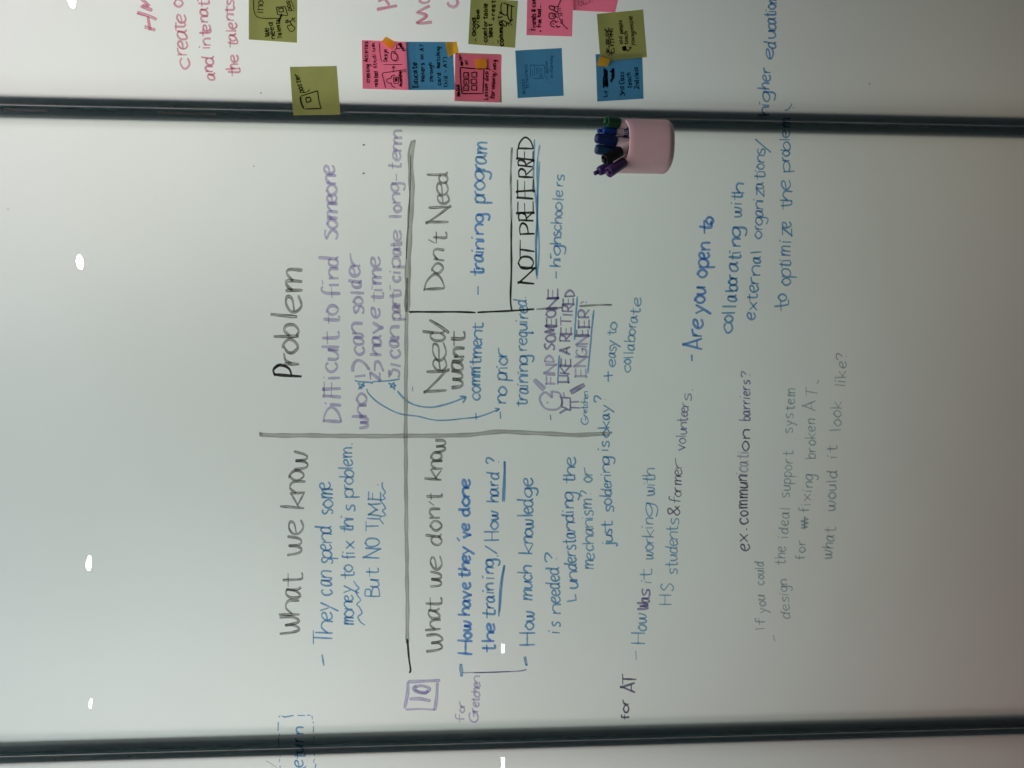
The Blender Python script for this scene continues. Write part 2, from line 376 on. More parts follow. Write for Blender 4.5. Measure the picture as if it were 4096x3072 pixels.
write('handwriting', PM_, 'purple line reading can participate long-term', ('t', 'A', 'PL', 12, 75, 82, "31062-995@1135", .4), ('r', 'A', 'P', 12, "1062,945 1148,965"),
      ('t', 'A', 'P', 13, 75, 90, "c890-825@1140 a800-732@1135 n722-640@1138", .55),
      ('t', 'C', 'PL', 13, 66, 105, "p1718-1662@760 a1655-1598@755 r1592-1540@760 t1540-1478@762 i1470-1425@762 c1390-1345@758 i1318-1300@758 p1268-1190@758 a1165-1098@757 t1098-1050@765 e1045-950@765", .55),
      ('t', 'C', 'PL', 12, 68, 115, "l848-815@768 o788-738@765 n715-638@760 g610-548@750 -525-465@765 t430-372@762 e345-272@762 r265-222@768 m215-92@772", .5))
write('arrow', PM_, 'blue arrow curving down to the word commitment', ('r', 'A', 'B', 7, "1120,1170 1145,1200 1190,1245 1250,1280 1320,1300"), ('r', 'E', 'B', 7, "93,1216 200,1222 300,1205 400,1175 540,1120|480,1112 545,1118 515,1180"))
write('arrow', PM_, 'blue arrow curving down to the words no prior', ('r', 'A', 'B', 6, "865,1150 880,1190 950,1260 1050,1320 1150,1360 1290,1380"), ('r', 'E', 'B', 6, "56,1315 200,1350 330,1355 500,1340 650,1325 750,1295 885,1240|840,1232 888,1240 850,1270"))
write('doodle', PM_, 'blue brace with two small stars', ('r', 'A', 'B', 6, "765,1080 790,1092 890,1098 912,1105 920,1092 1050,1085 1140,1072"),
      ('r', 'A', 'B', 5, "790,1105 790,1105 850,1125 850,1125 795,1155 795,1155 845,1100 845,1100 820,1155 820,1155 790,1105|1045,1102 1045,1102 1100,1165 1100,1165 1090,1095 1090,1095 1060,1140 1060,1140 1110,1125 1110,1125 1045,1102"))
write('drawn_line', PM_, 'grey line across the middle of the panel, upright on the wall', ('r', 'V', 'KG', 17, "565,936 575,940 700,941 780,942 893,941.5 1000,940 1060,934 1103,933 1215,938.5 1254,939.4 1317,936.7"), ('r', 'F', 'K', 12, "862,1503 882,1508"))
write('drawn_line', PM_, 'grey line running beside the boxed number ten', ('r', 'V', 'KG', 15, "880,1390 880,1300 877.5,1100 876.5,900 878.5,674"), ('r', 'V', 'KD', 8, "884.5,1454 887,1446 883,1420 880,1380"), ('r', 'E', 'K', 5, "-1,1010 0,1060"))
write('drawn_line', PM_, 'dark grey line above the heading Do not Need', ('r', 'V', 'KG', 23, "893,304 887,334 888.5,384 889.4,422 885.6,485 881.9,560 879.4,674", 0.0), ('r', 'V', 'K', 10, "880,600 878.5,674|893,303 898,305"), ('r', 'V', 'K', 5, "887,334 885.5,422 882,485 877.5,560"))
write('drawn_line', PM_, 'thin black line under the heading Need', ('r', 'E', 'KD', 8, "-20,252 0,250 350,248 645,255"), ('r', 'E', 'KD', 8, "662,255 1000,237 1245,222"), ('r', 'E', 'K', 8, "1262,221 1531,205"), ('r', 'F', 'K', 8, "590,386 760,375 880,378"))
write('drawn_line', PM_, 'black line above the words NOT PREFERRED', ('r', 'D', 'KD', 8, "820,780 820,1200 814,1450 823,1538"), ('r', 'D', 'K', 8, "826,185 815,400 818,600 821,790"))
write('heading', PM_, 'black heading reading What we know', ('t', 'B2', 'K', 11, 112, 165, "W1527-1400@288 h1380-1275@290 a1250-1168@300 t1160-1055@312 w912-770@303 e745-640@315", .5), ('t', 'B2', 'K', 11, 112, 195, "k550-435@330 n430-345@333 o330-262@325 w250-115@355", .5))
write('handwriting', PM_, 'blue line reading They can spend some', ('r', 'B', 'B', 7, "408,1515 395,1440"), ('t', 'B', 'B', 7.5, 75, 122, "T1378-1285@465 h1300-1222@468 e1212-1158@462 y1150-1100@455"),
      ('t', 'B', 'B', 7.5, 68, 105, "c1045-1008@460 a985-940@460 n932-888@460 s838-805@462 p800-755@462 e750-708@458 n698-640@460 d635-588@458 s507-475@465 o462-415@468 m408-345@465 e342-295@450"))
write('handwriting', PM_, 'blue line reading money to fix this problem', ('t', 'B', 'B', 7.5, 58, 92, "m1243-1195@608 o1188-1145@605 n1138-1092@600 e1085-1045@600 y1030-985@598 t940-888@608 o890-848@600 f805-778@615 i768-755@612 x738-688@610 t635-590@602 h588-545@605 i540-522@605 s490-448@612"),
      ('t', 'B', 'B', 7, 58, 92, "p395-345@605 r342-312@602 o310-268@602 b262-218@605 l210-198@598 e188-145@598 m135-68@598 .48-38@595"))
write('underline', PM_, 'wavy blue underline below money', ('r', 'B', 'B', 5.5, "680,1245 650,1222 635,1190 660,1165 645,1130 625,1105 650,1080 630,1050 620,1020 640,1000 620,975 605,950"))
write('handwriting', PM_, 'blue line reading But NO TIME', ('t', 'B', 'B', 7, 60, 92, "B1055-1000@775 u990-945@775 t925-865@768 N800-740@775 O720-672@778"), ('t', 'B', 'B', 7, 60, 80, "T622-555@770 I548-535@775 M522-440@785 E412-360@782 .318-310@770"))
write('underline', PM_, 'zigzag blue underline below TIME', ('r', 'B', 'B', 5.5, "805,575 780,545 785,525 815,515 795,485 815,470 800,440 785,420 815,405 800,385 815,365 795,330 795,295"))
write('heading', PM_, 'black heading reading What we don\'t know', ('t', 'G2', 'K', 11, 78, 120, "W1578-1462@215 h1422-1355@202 a1345-1272@195 t1288-1195@210 w1120-1015@205 e992-900@210 d818-740@207 o715-655@207 n625-562@200 t502-452@217 k358-288@207 n275-222@213 o215-160@207 w155-65@235", .5), ('r', 'G2', 'K', 7, "115,510 155,540"))
write('heading', PM_, 'black heading reading Don\'t Need', ('t', 'D2', 'K', 11, 120, 235, "D1545-1365@350", .5), ('t', 'D2', 'K', 11, 120, 165, "o1352-1255@340 n1222-1108@352 t1040-905@380", .5), ('r', 'D2', 'K', 7, "175,990 250,1030"),
      ('t', 'D2', 'K', 11, 130, 215, "N792-632@400 e592-492@398 e495-355@388", .5), ('t', 'D2', 'K', 11, 100, 230, "d360-240@390", .5))
write('handwriting', PM_, 'bright blue line reading training program', ('r', 'D', 'B', 8, "545,1410 545,1338"), ('t', 'D', 'Bd', 10, 70, 122, "t1255-1192@592 r1190-1140@590 a1132-1068@588 i1058-1040@592 n1028-965@595 i950-932@592 n905-830@592 g800-742@592"),
      ('t', 'D', 'B', 9, 80, 122, "p645-590@605 r580-540@600 o535-470@598 g455-385@600 r370-325@605 a320-250@612 m245-150@620"))
write('heading', PM_, 'black capitals reading NOT PREFERRED', ('t', 'D', 'KD', 9, 76, 126, "N1318-1190@1010 O1188-1098@1000 T1130-970@1015 P915-815@1013 R805-722@1003 E725-630@1000 F615-540@1003 E545-448@1003 R442-358@1000 R355-292@1000 E292-215@1000 D208-105@1000", .45))
write('underline', PM_, 'pale blue double underline below NOT PREFERRED', ('r', 'D', 'Bl', 7, "1012,120 1005,400 1010,500 1025,650 1035,850 1025,1100 1030,1255|1055,165 1037,320 1035,600 1040,800 1050,1000 1045,1150 1033,1280|1052,300 1040,600 1030,850 1022,1000 1030,1250"))
write('handwriting', PM_, 'pale blue word highschoolers', ('r', 'D3', 'B', 8, "207,1283 205,1203"), ('t', 'D3', 'B', 7.5, 80, 132, "h1150-1085@258 i1065-1030@258 g1020-925@258 h900-830@262 s818-765@262"), ('r', 'D3', 'B', 7, "150,1060 145,1005"),
      ('t', 'D3', 'Bl', 7.5, 72, 125, "c750-690@265 h672-612@272 o590-535@275 o530-450@272 l425-400@290 e375-308@278 r260-215@285 s205-138@298"))
write('heading', PM_, 'black heading reading Need', ('t', 'E', 'K', 11, 140, 215, "N1048-852@345 e848-720@350 e738-560@345 d545-440@330", .5), ('r', 'E', 'K', 12, "375,465 300,410 170,330"))
write('heading', PM_, 'black word want below Need', ('t', 'E', 'K', 14, 112, 155, "w1028-850@512 a845-722@520 n708-620@530 t600-445@535", .5))
write('handwriting', PM_, 'blue word commitment', ('t', 'E', 'B', 8, 82, 125, "c1145-1085@690 o1072-1012@692 m1002-915@695 m905-825@692 i818-798@700 t795-725@703 m722-615@710 e600-540@710 n530-445@715 t450-358@722"), ('r', 'E', 'B', 6, "648,1280 650,1352"))
write('handwriting', PM_, 'blue line reading no prior', ('r', 'E', 'B', 8, "900,1340 895,1265"), ('t', 'E', 'B', 8, 88, 130, "n1178-1102@958 o1098-1022@965 p945-880@965 r878-830@968 i822-800@970 o785-715@972 r702-612@968"))
write('handwriting', PM_, 'blue line reading training required', ('t', 'E', 'B', 8, 85, 115, "t1212-1155@1168 r1145-1085@1172 a1080-1018@1178 i1005-985@1178 n968-905@1180 i888-865@1180 n852-785@1180 g770-698@1180"),
      ('t', 'E', 'B', 7.5, 80, 135, "r640-585@1168 e580-515@1165 q505-448@1170 u435-372@1172 i352-335@1172 r315-265@1180 e258-195@1178 d190-125@1165 .108-98@1155"))
write('handwriting', PM_, 'purple capitals reading FIND SOMEONE', ('t', 'F', 'P', 9.5, 50, 85, "F1072-1005@380 I1000-992@380 N980-905@378 D888-828@370", .35), ('t', 'F', 'PM', 9.5, 50, 88, "S778-722@372 O698-645@378 M632-572@385 E560-495@385 O478-420@383 N408-318@398 E312-228@400", .35))
write('handwriting', PM_, 'purple capitals reading LIKE A RETIRED', ('t', 'F', 'PM', 9.5, 50, 86, "L1058-1010@495 I1005-998@495 K985-925@505 E915-850@515 A815-745@510"), ('t', 'F', 'PM', 9.5, 50, 92, "R702-640@512 E632-572@518 T562-482@522 I470-460@530 R440-375@535 E368-312@540 D305-245@550", .35))
write('handwriting', PM_, 'purple capitals reading ENGINEER', ('t', 'F', 'P', 9.5, 50, 95, "E1008-938@650 N918-838@655 G828-765@655 I748-740@662 N722-652@668", .35), ('t', 'F', 'PM', 9.5, 50, 95, "E642-590@665 E572-505@678 R495-415@680", .35), ('r', 'F', 'P', 9, "600,362 632,345|645,350 658,356"))
write('underline', PM_, 'three blue underlines around the purple capitals', ('r', 'F', 'B', 7, "400,1080 405,950 415,820|548,685 560,500 572,300|668,980 690,720 720,420"))
write('doodle', PM_, 'purple stick figure speaking', ('r', 'F', 'P', 9, "285,1145 250,1180 243,1215 262,1260 290,1290 330,1303 390,1300 430,1270 438,1230 430,1180 410,1155 375,1145 345,1142 345,1142 350,1195 350,1195 325,1170 300,1150 285,1145"),
      ('r', 'F', 'PM', 13, "307,1236 314,1242"), ('r', 'F', 'PM', 8, "440,1195 440,1195 510,1200 510,1200 515,1308 515,1308 480,1300|415,1335 450,1312 480,1295 430,1272|515,1235 590,1230|515,1283 600,1288|450,1148 460,1185|420,1175 440,1225 432,1270"),
      ('r', 'F', 'P', 21, "190,1035 240,1085 285,1125"), ('r', 'F', 'PM', 19, "638,1080 580,1112 512,1152"), ('r', 'F', 'Pd', 6, "335,1345 340,1395"))
write('handwriting', PM_, 'small blue name Gretchen beside the stick figure', ('t', 'F', 'B', 5, 30, 62, "G1428-1372@672 r1362-1335@662 e1330-1300@660 t1298-1268@662 c1262-1240@662 h1238-1205@665 e1200-1178@668 n1172-1142@668"))
write('handwriting', PM_, 'pale blue line reading easy to collaborate', ('r', 'F', 'B', 8, "845,960 848,1055|805,1005 888,998"), ('t', 'F', 'Bl', 7, 55, 85, "e918-855@912 a842-790@912 s785-745@915 y745-692@918 t645-592@915 o588-532@925"),
      ('t', 'F', 'Bl', 7, 56, 92, "c968-905@1045 o898-858@1050 l842-832@1070 l805-795@1072 a775-718@1078 b702-648@1085 o640-592@1088 r572-538@1092 a530-470@1105 t465-405@1128 e385-310@1138"))
write('handwriting', PM_, 'strong blue line reading How have they\'ve done', ('t', 'G', 'Bd', 10.5, 42, 84, "H1268-1198@402", .1), ('t', 'G', 'Bd', 10.5, 40, 66, "o1180-1150@395 w1140-1088@392 h1050-1015@388 a1005-965@388 v960-920@390 e905-870@390 t848-812@385 h805-765@388 e755-722@388 y715-672@385 '648-628@385 v625-592@385 e582-545@385 d500-455@385 o445-405@385 n395-350@385 e342-298@388", .1))
write('handwriting', PM_, 'blue line reading the training, How hard', ('t', 'G', 'Bd', 10, 42, 75, "t1258-1215@525 h1195-1150@522 e1145-1098@525", .1), ('t', 'G', 'B', 9, 42, 72, "t1075-1022@525 r1015-985@522 a978-942@522 i930-918@520 n912-878@520 i848-832@520 n822-790@520 g782-745@522", .1),
      ('r', 'G', 'B', 7, "538,712 505,690 470,668|535,722 545,727"), ('t', 'G', 'B', 8.5, 42, 82, "H635-590@548 o575-535@545 w528-478@543"), ('t', 'G', 'B', 8, 44, 72, "h425-395@545 a388-345@545 r335-310@545 d300-262@548 ?218-190@552"))
write('underline', PM_, 'blue underlines below training and hard', ('r', 'G', 'B', 7, "546,1060 555,900 575,775|552,1032 565,880 578,775|568,425 574,300 577,200|577,425 581,300 581,200"))
write('drawn_box', PM_, 'purple square drawn around a number ten', ('r', 'M', 'P', 13, "1268,255 1400,250 1530,245|1270,258 1266,350 1245,470|1508,260 1502,380 1485,485"), ('r', 'M', 'P', 8, "1250,478 1370,476 1490,481"), ('r', 'M', 'P', 13, "1282,395 1370,392 1455,410"),
      ('r', 'M', 'P', 13, "1320,300 1380,288 1440,305 1440,325 1400,345 1330,330 1315,305 1340,290"), ('r', 'M', 'P', 11, "1325,315 1360,340 1410,350 1435,330"))
write('handwriting', PM_, 'pale purple words for Gretchen', ('t', 'M', 'PL', 7, 42, 75, "f582-515@1725 o502-462@1728 r455-408@1730"), ('t', 'M', 'P', 7.5, 46, 72, "G578-510@1835 r495-465@1838 e455-420@1840 t415-385@1845 c378-345@1848 h340-310@1850 e300-270@1852 n262-212@1852"))
write('drawn_line', PM_, 'thin purple bracket with two blue dashes', ('r', 'M', 'Bl', 15, "1697,115 1702,205"), ('r', 'M', 'Bd', 8, "1690,112 1705,120|1690,205 1712,210"), ('r', 'M', 'PM', 4.5, "1705,185 1850,180 2000,178 2100,175"), ('r', 'X', 'PM', 5, "-10,718 100,716 300,708 440,700 510,685"), ('r', 'X', 'Bl', 11, "492,558 500,610 510,650"), ('r', 'X', 'Bd', 8, "505,632 512,648"))
write('handwriting', PM_, 'blue line reading How much knowledge', ('t', 'G', 'B', 8, 46, 84, "H1215-1150@748 o1130-1092@742 w1085-1032@742 m972-915@732 u905-868@732 c858-828@730 h820-782@730 k712-660@735 n655-622@735 o615-580@735 w575-520@738 l505-495@735 e488-455@735 d450-405@735 g395-350@735 e335-292@735"))
write('handwriting', PM_, 'blue line reading is needed', ('t', 'H', 'B', 7.5, 62, 100, "i1532-1518@440 s1490-1452@442 n1388-1325@448 e1310-1265@445 e1255-1212@445 d1205-1160@440 e1150-1110@438 d1100-1048@435 ?1018-955@425"))
write('handwriting', PM_, 'blue line reading understanding the', ('r', 'H', 'Bl', 6, "492,1300 492,1300 560,1290 560,1290 555,1245"), ('t', 'H', 'B', 7.5, 60, 98, "u1202-1150@575 n1140-1082@570 d1070-1022@562 e1012-972@560 r962-928@560 s920-885@558 t880-842@556 a832-790@555 n782-722@552 d712-652@542 i640-625@545 n612-562@545 g555-500@545 t432-375@552 h370-312@555 e300-235@555"))
write('handwriting', PM_, 'pale blue line reading mechanism or', ('t', 'H', 'Bl', 7, 58, 85, "m1065-1002@692 e995-945@695 c925-885@690 h872-820@690 a810-760@688 n752-700@686 i688-678@686 s668-630@685 m620-550@680 ?525-488@680 o420-385@680 r372-315@680"))
write('handwriting', PM_, 'blue line reading just soldering is okay', ('t', 'H', 'B', 7, 52, 85, "j895-865@830 u858-812@828 s805-768@828 t765-705@828 s640-595@838 o585-545@825 l535-525@820 d518-470@820 e462-428@822 r420-385@822 i372-360@818 n350-295@812 g288-238@812 i188-172@800 s165-118@806"),
      ('t', 'F', 'B', 7, 58, 105, "o1540-1480@860 k1462-1400@858 a1385-1335@860 y1325-1262@862 ?1238-1185@830"))
write('handwriting', PM_, 'dark violet words for AT', ('t', 'L2', 'Pd', 7.5, 24, 38, "f1575-1552@43 o1542-1512@40 r1505-1485@40"), ('t', 'L2', 'Pd', 8.5, 30, 60, "A1452-1408@68 T1418-1368@76"))
write('handwriting', PM_, 'pale blue line reading How was it working with', ('r', 'L2', 'B', 5, "75,1302 72,1262"), ('t', 'L2', 'Bl', 7, 36, 66, "H1228-1182@115 o1170-1145@122 w1138-1092@122"), ('t', 'L2', 'PM', 9, 36, 50, "W1072-1045@128 a1040-1015@135 s1012-980@138"),
      ('t', 'L2', 'Bl', 6.5, 34, 58, "i950-942@143 t938-885@145 w845-808@152 o800-775@152 r768-745@155 k740-708@155 i700-692@152 n682-655@152 g645-592@150 w550-512@158 i505-498@158 t495-460@158 h458-428@158"))
write('handwriting', PM_, 'blue and violet line reading HS students, former volunteers', ('t', 'L2', 'Bl', 6, 34, 58, "H1050-1008@235 S990-955@245 s912-885@262 t880-855@262 u848-822@262 d815-785@262 e780-755@262 n750-720@265 t715-690@265 s685-655@268"), ('t', 'L2', 'Pd', 6, 34, 55, "&640-600@272"),
      ('t', 'L2', 'Pd', 5, 30, 52, "f590-560@278 o555-535@280 r530-512@280 m505-465@282 e458-430@283 r425-378@285"), ('t', 'L2', 'PM', 5.5, 28, 50, "v345-318@295 o312-292@300 l285-275@302 u270-248@305 n242-218@308 t215-195@308 e190-170@310 e168-148@312 r145-125@315 s120-85@325 .72-65@335"))
write('handwriting', PM_, 'strong blue line reading Are you open to', ('r', 'I', 'Bd', 9, "303,1518 297,1450"), ('t', 'I', 'Bd', 10, 95, 190, "A1398-1285@405 r1262-1190@405 e1182-1088@415 y1035-945@432 o918-855@432 u832-765@438 o658-585@455 p560-480@468 e472-405@475 n378-308@488", .1), ('t', 'I', 'Bd', 10, 68, 135, "t225-85@500 o120-55@518", .1))
write('handwriting', PM_, 'blue line reading collaborating with', ('t', 'I', 'B', 9, 85, 135, "c1222-1130@715 o1118-1055@718 l1030-1012@745 l970-952@752 a905-842@755 b800-740@765 o738-678@765 r672-625@770 a598-505@770 t490-430@800 i410-380@800 n345-270@800 g245-155@800"), ('t', 'I2', 'B', 8, 60, 98, "w622-545@362 i520-505@365 t492-440@370 h435-362@385"))
write('handwriting', PM_, 'blue line reading external organizations', ('t', 'I', 'B', 8, 80, 115, "e1092-1022@945 x1000-915@965 t905-830@968 e808-738@975 r730-660@985 n640-548@1000 a515-450@1005 l415-385@1008"),
      ('t', 'J', 'B', 6.5, 54, 82, "o982-932@190 r912-882@195 g875-820@200 a810-762@200 n752-700@202 i690-678@202 z650-598@205 a590-545@205 t530-470@212 i462-450@212 o440-400@210 n388-340@212 s330-282@215"), ('r', 'J', 'B', 6.5, "262,312 200,262 138,207"))
write('handwriting', PM_, 'blue line reading to optimize the problem', ('t', 'J', 'B', 7.5, 62, 128, "t1545-1460@402 o1472-1425@385"), ('t', 'J', 'B', 7, 68, 92, "o1347-1298@415 p1282-1228@415 t1220-1165@415 i1155-1140@415 m1125-1048@415 i1012-995@418 z960-905@420 e898-850@420 t755-690@425 h688-618@428 e600-525@415"),
      ('t', 'J', 'B', 6.5, 54, 78, "p462-385@410 r378-345@408 o338-300@408 b295-235@410 l222-205@408 e190-130@410 m120-50@412"))
write('handwriting', PM_, 'dark violet line reading ex. communication barriers', ('t', 'K', 'Pd', 6.8, 42, 60, "e1130-1095@195 x1085-1045@188 .1022-1012@185"), ('w', 'K', 'Pd', 6.8, 42, 60, "commun", 988, 735, 188, 186), ('w', 'K', 'PL', 7, 42, 65, "icati", 728, 606, 187, 192), ('w', 'K', 'Pd', 6.5, 38, 60, "on", 600, 490, 195, 200), ('w', 'K', 'PM', 6.5, 34, 62, "barriers", 440, 228, 200, 200), ('t', 'K', 'PM', 6, 34, 50, "?212-185@202"))
write('handwriting', PM_, 'faded grey blue line reading If you could', ('r', 'K', 'G', 5, "330,1612 322,1580"), ('w', 'K', 'G', 6, 34, 52, "If", 1550, 1490, 278, 282), ('w', 'K', 'G', 6.5, 34, 50, "you", 1460, 1370, 288, 278), ('w', 'K', 'G', 6.5, 32, 48, "could", 1310, 1190, 275, 270))
write('handwriting', PM_, 'faded grey blue line reading design the ideal support system', ('w', 'K', 'G', 6, 34, 50, "design", 1490, 1285, 412, 396), ('w', 'K', 'G', 6, 36, 58, "the", 1210, 1110, 386, 388), ('w', 'K', 'G', 6, 36, 56, "ideal", 1060, 905, 398, 412), ('w', 'K', 'G', 5.5, 36, 56, "support", 850, 600, 408, 430), ('w', 'K', 'G', 6.5, 36, 50, "system", 505, 275, 424, 440))
write('handwriting', PM_, 'faded grey blue line reading for fixing broken AT', ('w', 'K', 'G', 6, 34, 55, "for", 1180, 1075, 490, 495), ('r', 'K', 'G', 6, "468,1012 505,1005 470,995 508,985 468,975 508,965 485,955|488,1020 488,948"), ('w', 'K', 'G', 6, 36, 58, "fixing", 930, 730, 512, 538), ('w', 'K', 'G', 6, 36, 58, "broken", 640, 435, 548, 545), ('w', 'K', 'G', 6, 36, 62, "AT", 390, 270, 540, 565), ('r', 'K', 'G', 5, "555,245 565,225"))
write('handwriting', PM_, 'faded grey blue line reading what would it look like', ('w', 'K', 'G', 6, 38, 60, "what", 1175, 1005, 630, 655), ('w', 'K', 'G', 6.5, 38, 58, "would", 920, 705, 650, 662), ('w', 'K', 'G', 6.5, 34, 55, "it", 635, 570, 660, 662), ('w', 'K', 'G', 5.5, 38, 62, "look", 495, 340, 682, 685), ('w', 'K', 'G', 6, 38, 60, "like?", 260, 85, 705, 715))
# ------------------------------------------------------------------ writing on the other two panels
write('handwriting', PR_, 'pink capitals reading HM, cut by the picture edge', ('r', 'O2', 'R', 14, "90,555 200,590 320,625|-60,255 0,275 180,335 345,410"), ('r', 'O2', 'R', 11, "212,628 185,480 165,340"), ('r', 'O2', 'R', 14, "255,218 255,218 25,125 25,125 190,118 190,118 0,-60 0,-60 260,-100"))
write('handwriting', PR_, 'pink word create', ('t', 'O2', 'R', 8, 190, 232, "c1420-1200@1030 r1142-998@975 e1012-855@990 a822-615@970 t648-465@935 e478-305@950 o132-0@890", .1), ('w', 'O2', 'R', 8, 185, 230, "f o", -40, -300, 880, 870, .1))
write('handwriting', PR_, 'pink words and intenati', ('t', 'O2', 'R', 8, 150, 245, "a1655-1505@1552 n1482-1380@1510 d1345-1160@1520 i990-955@1450 n930-800@1462 t750-600@1468 e645-505@1465 n455-340@1415 a320-150@1410 t145-10@1435", .1), ('r', 'O2', 'R', 8, "1185,10 1215,8"), ('w', 'O2', 'R', 8, 150, 240, "ion", -10, -260, 1425, 1415, .1))
write('handwriting', PR_, 'pink words the talents', ('t', 'O2', 'R', 8, 155, 265, "t1595-1400@2070 h1425-1330@2040 e1290-1135@2030", .1), ('t', 'O2', 'R', 8, 150, 215, "t1002-820@2020 a840-690@1990 l655-625@1995 e592-468@1998 n418-305@1945 t295-120@1955 s118-5@1950", .1))
write('handwriting', PR_, 'wide pink letters H and Me, cut by the picture edge', ('r', 'R1', 'R', 13, "210,140 350,115 512,85"), ('r', 'R1', 'R', 10, "395,80 345,0 320,-60|230,20 310,-12 420,-40"), ('r', 'R1', 'R', 12, "1025,325 880,342 880,342 795,340 795,340 930,250 920,215 800,185 800,185 900,130 995,88"),
      ('r', 'R1', 'R', 9, "835,-10 845,20 880,42 925,44 970,30 985,0 960,-40"), ('r', 'R1', 'R', 11, "1255,30 1275,80 1340,106 1390,80 1405,30 1370,-20 1300,-30"))
write('handwriting', PR_, 'blue words higher education', ('t', 'N', 'B', 7.5, 46, 76, "h725-678@598 i668-648@600 g640-585@605 h565-530@600 e515-475@605 r460-428@605 e372-305@625 d305-265@638 u240-195@638 c190-155@640 a150-112@638 t108-80@638 i72-58@640 o55-25@640 n20-0@645"), ('r', 'N', 'Bl', 4.5, "695,700 720,690 735,670 740,655|748,684 756,682"))
write('dashed_box', PL_, 'dashed blue box', ('r', 'M2', 'B', 5.5, "725,130 770,75|810,90 880,112 960,100 1110,78|1200,78 1395,75|1445,72 1530,72|1565,80 1580,175|1597,230 1598,270|1600,345 1603,500|1608,600 1610,655|1612,690 1612,710|720,240 715,350 710,470|748,530 740,595|720,640 728,860|765,1080 765,1110|738,1170 735,1250|757,1350 757,1420|1620,1030 1645,1110|1660,1290 1650,1420"), ('r', 'M2', 'PL', 5, "1640,1170 1615,1220 1620,1275"))
write('handwriting', PL_, 'blue word return crossing the seam', ('t', 'M2', 'B', 7, 200, 300, "e1370-1195@1345 t1180-1035@1400 u1010-840@1345"), ('t', 'M2', 'B', 7, 190, 300, "r735-640@1350 n540-380@1365"), ('r', 'M2', 'B', 7, "1420,1365 1330,1410"), ('r', 'M2', 'NL', 2, "400,1210 560,1310 690,1400"))
# dirt specks on the glass
M_DIRT = plastic('brown_dirt', (.06, .03, .02), .9)
for pan, v, x, y, r in ((PM_, 'V', 786, 313, 4.5), (PM_, 'V', 786, 374, 5.5), (PR_, 'P', 475, 1232, 3.5), (PR_, 'O', 1688, 600, 0.1), (PM_, 'O', 1645, 1077, 3), (PM_, 'O', 52, 1355, 2.5), (PR_, 'N', 1232, 530, 3), (PL_, 'Z', 219, 3037, 4), (PL_, 'Z', 518, 3025, 4)):
    if r < 1: continue
    a, b = tp(v, x, y); bm = bmesh.new()
    vs = []
    for k in range(9):
        t = k / 9 * 6.283; rr = r * random.uniform(.6, 1.15); vs.append((a + rr * 1.2 * math.cos(t), b + rr * .8 * math.sin(t)))
    base = [bm.verts.new(at(p[0], p[1], .0002)) for p in vs]; top = bm.verts.new(at(a, b, .0012))
    bm.faces.new(base)
    for k in range(9): bm.faces.new((base[k], base[(k + 1) % 9], top))
    bm_put('dirt_speck', bm, [M_DIRT], pan)
# ------------------------------------------------------------------ sticky notes
GREEN, PINK, BLUE = (.335, .355, .115), (1.0, .225, .345), (.070, .25, .43)
M_NOTE = {'g': paper('green_note_paper', GREEN), 'p': paper('pink_note_paper', PINK), 'b': paper('blue_note_paper', BLUE)}
def mat_strip():
    m, nt, out = mat('note_adhesive')
    t = N(nt, 'ShaderNodeBsdfTransparent')
    nt.links.new(noise_mul(nt, (.72, .74, .74), 30, .08), t.inputs[0]); nt.links.new(t.outputs[0], out.inputs[0]); return m
M_STRIP = mat_strip()
def sheet(corners, hf, n=10, u0=0.0, u1=1.0):
    """grid over four photo-pixel corners: top-left, top-right, bottom-right, bottom-left of the picture"""
    a, b, c, d = corners; bm = bmesh.new(); g = []
    for i in range(n + 1):
        u = u0 + (u1 - u0) * i / n; row = []
        for j in range(n + 1):
            v = j / n
            px = (a[0] * (1 - u) + b[0] * u) * (1 - v) + (d[0] * (1 - u) + c[0] * u) * v
            py = (a[1] * (1 - u) + b[1] * u) * (1 - v) + (d[1] * (1 - u) + c[1] * u) * v
            row.append(bm.verts.new(at(px, py, hf(px, py))))
        g.append(row)
    for i in range(n):
        for j in range(n): bm.faces.new((g[i][j], g[i][j + 1], g[i + 1][j + 1], g[i + 1][j]))
    return bm
def note(col, view, cs, h, lift, label, *calls, strip=True, wlabel=None):
    cs = [tp(view, *c) for c in cs]
    xl = min(cs[0][0], cs[3][0]); xr = max(cs[1][0], cs[2][0])
    ym = sum(c[1] for c in cs) / 4; yh = 100.0
    def hf(px, py):
        u = max(0, min(1, (px - xl) / (xr - xl)))
        return h + lift * u * u * (1 + .35 * (py - ym) / yh) + .00012 * math.sin(px * .05 + py * .031)
    root = empty('sticky_note', at(sum(c[0] for c in cs) / 4, ym, h))
    tag(root, label, 'sticky note', 'sticky notes on the glass')
    bm_put('paper', sheet(cs, hf), [M_NOTE[col]], root, True)
    if strip: bm_put('adhesive_strip', sheet(cs, lambda x, y: h - .00025, 4, .01, .2), [M_STRIP], root)
    if calls: write('note_writing', root, wlabel, *calls, hfun=hf, base=.00025)
    return root
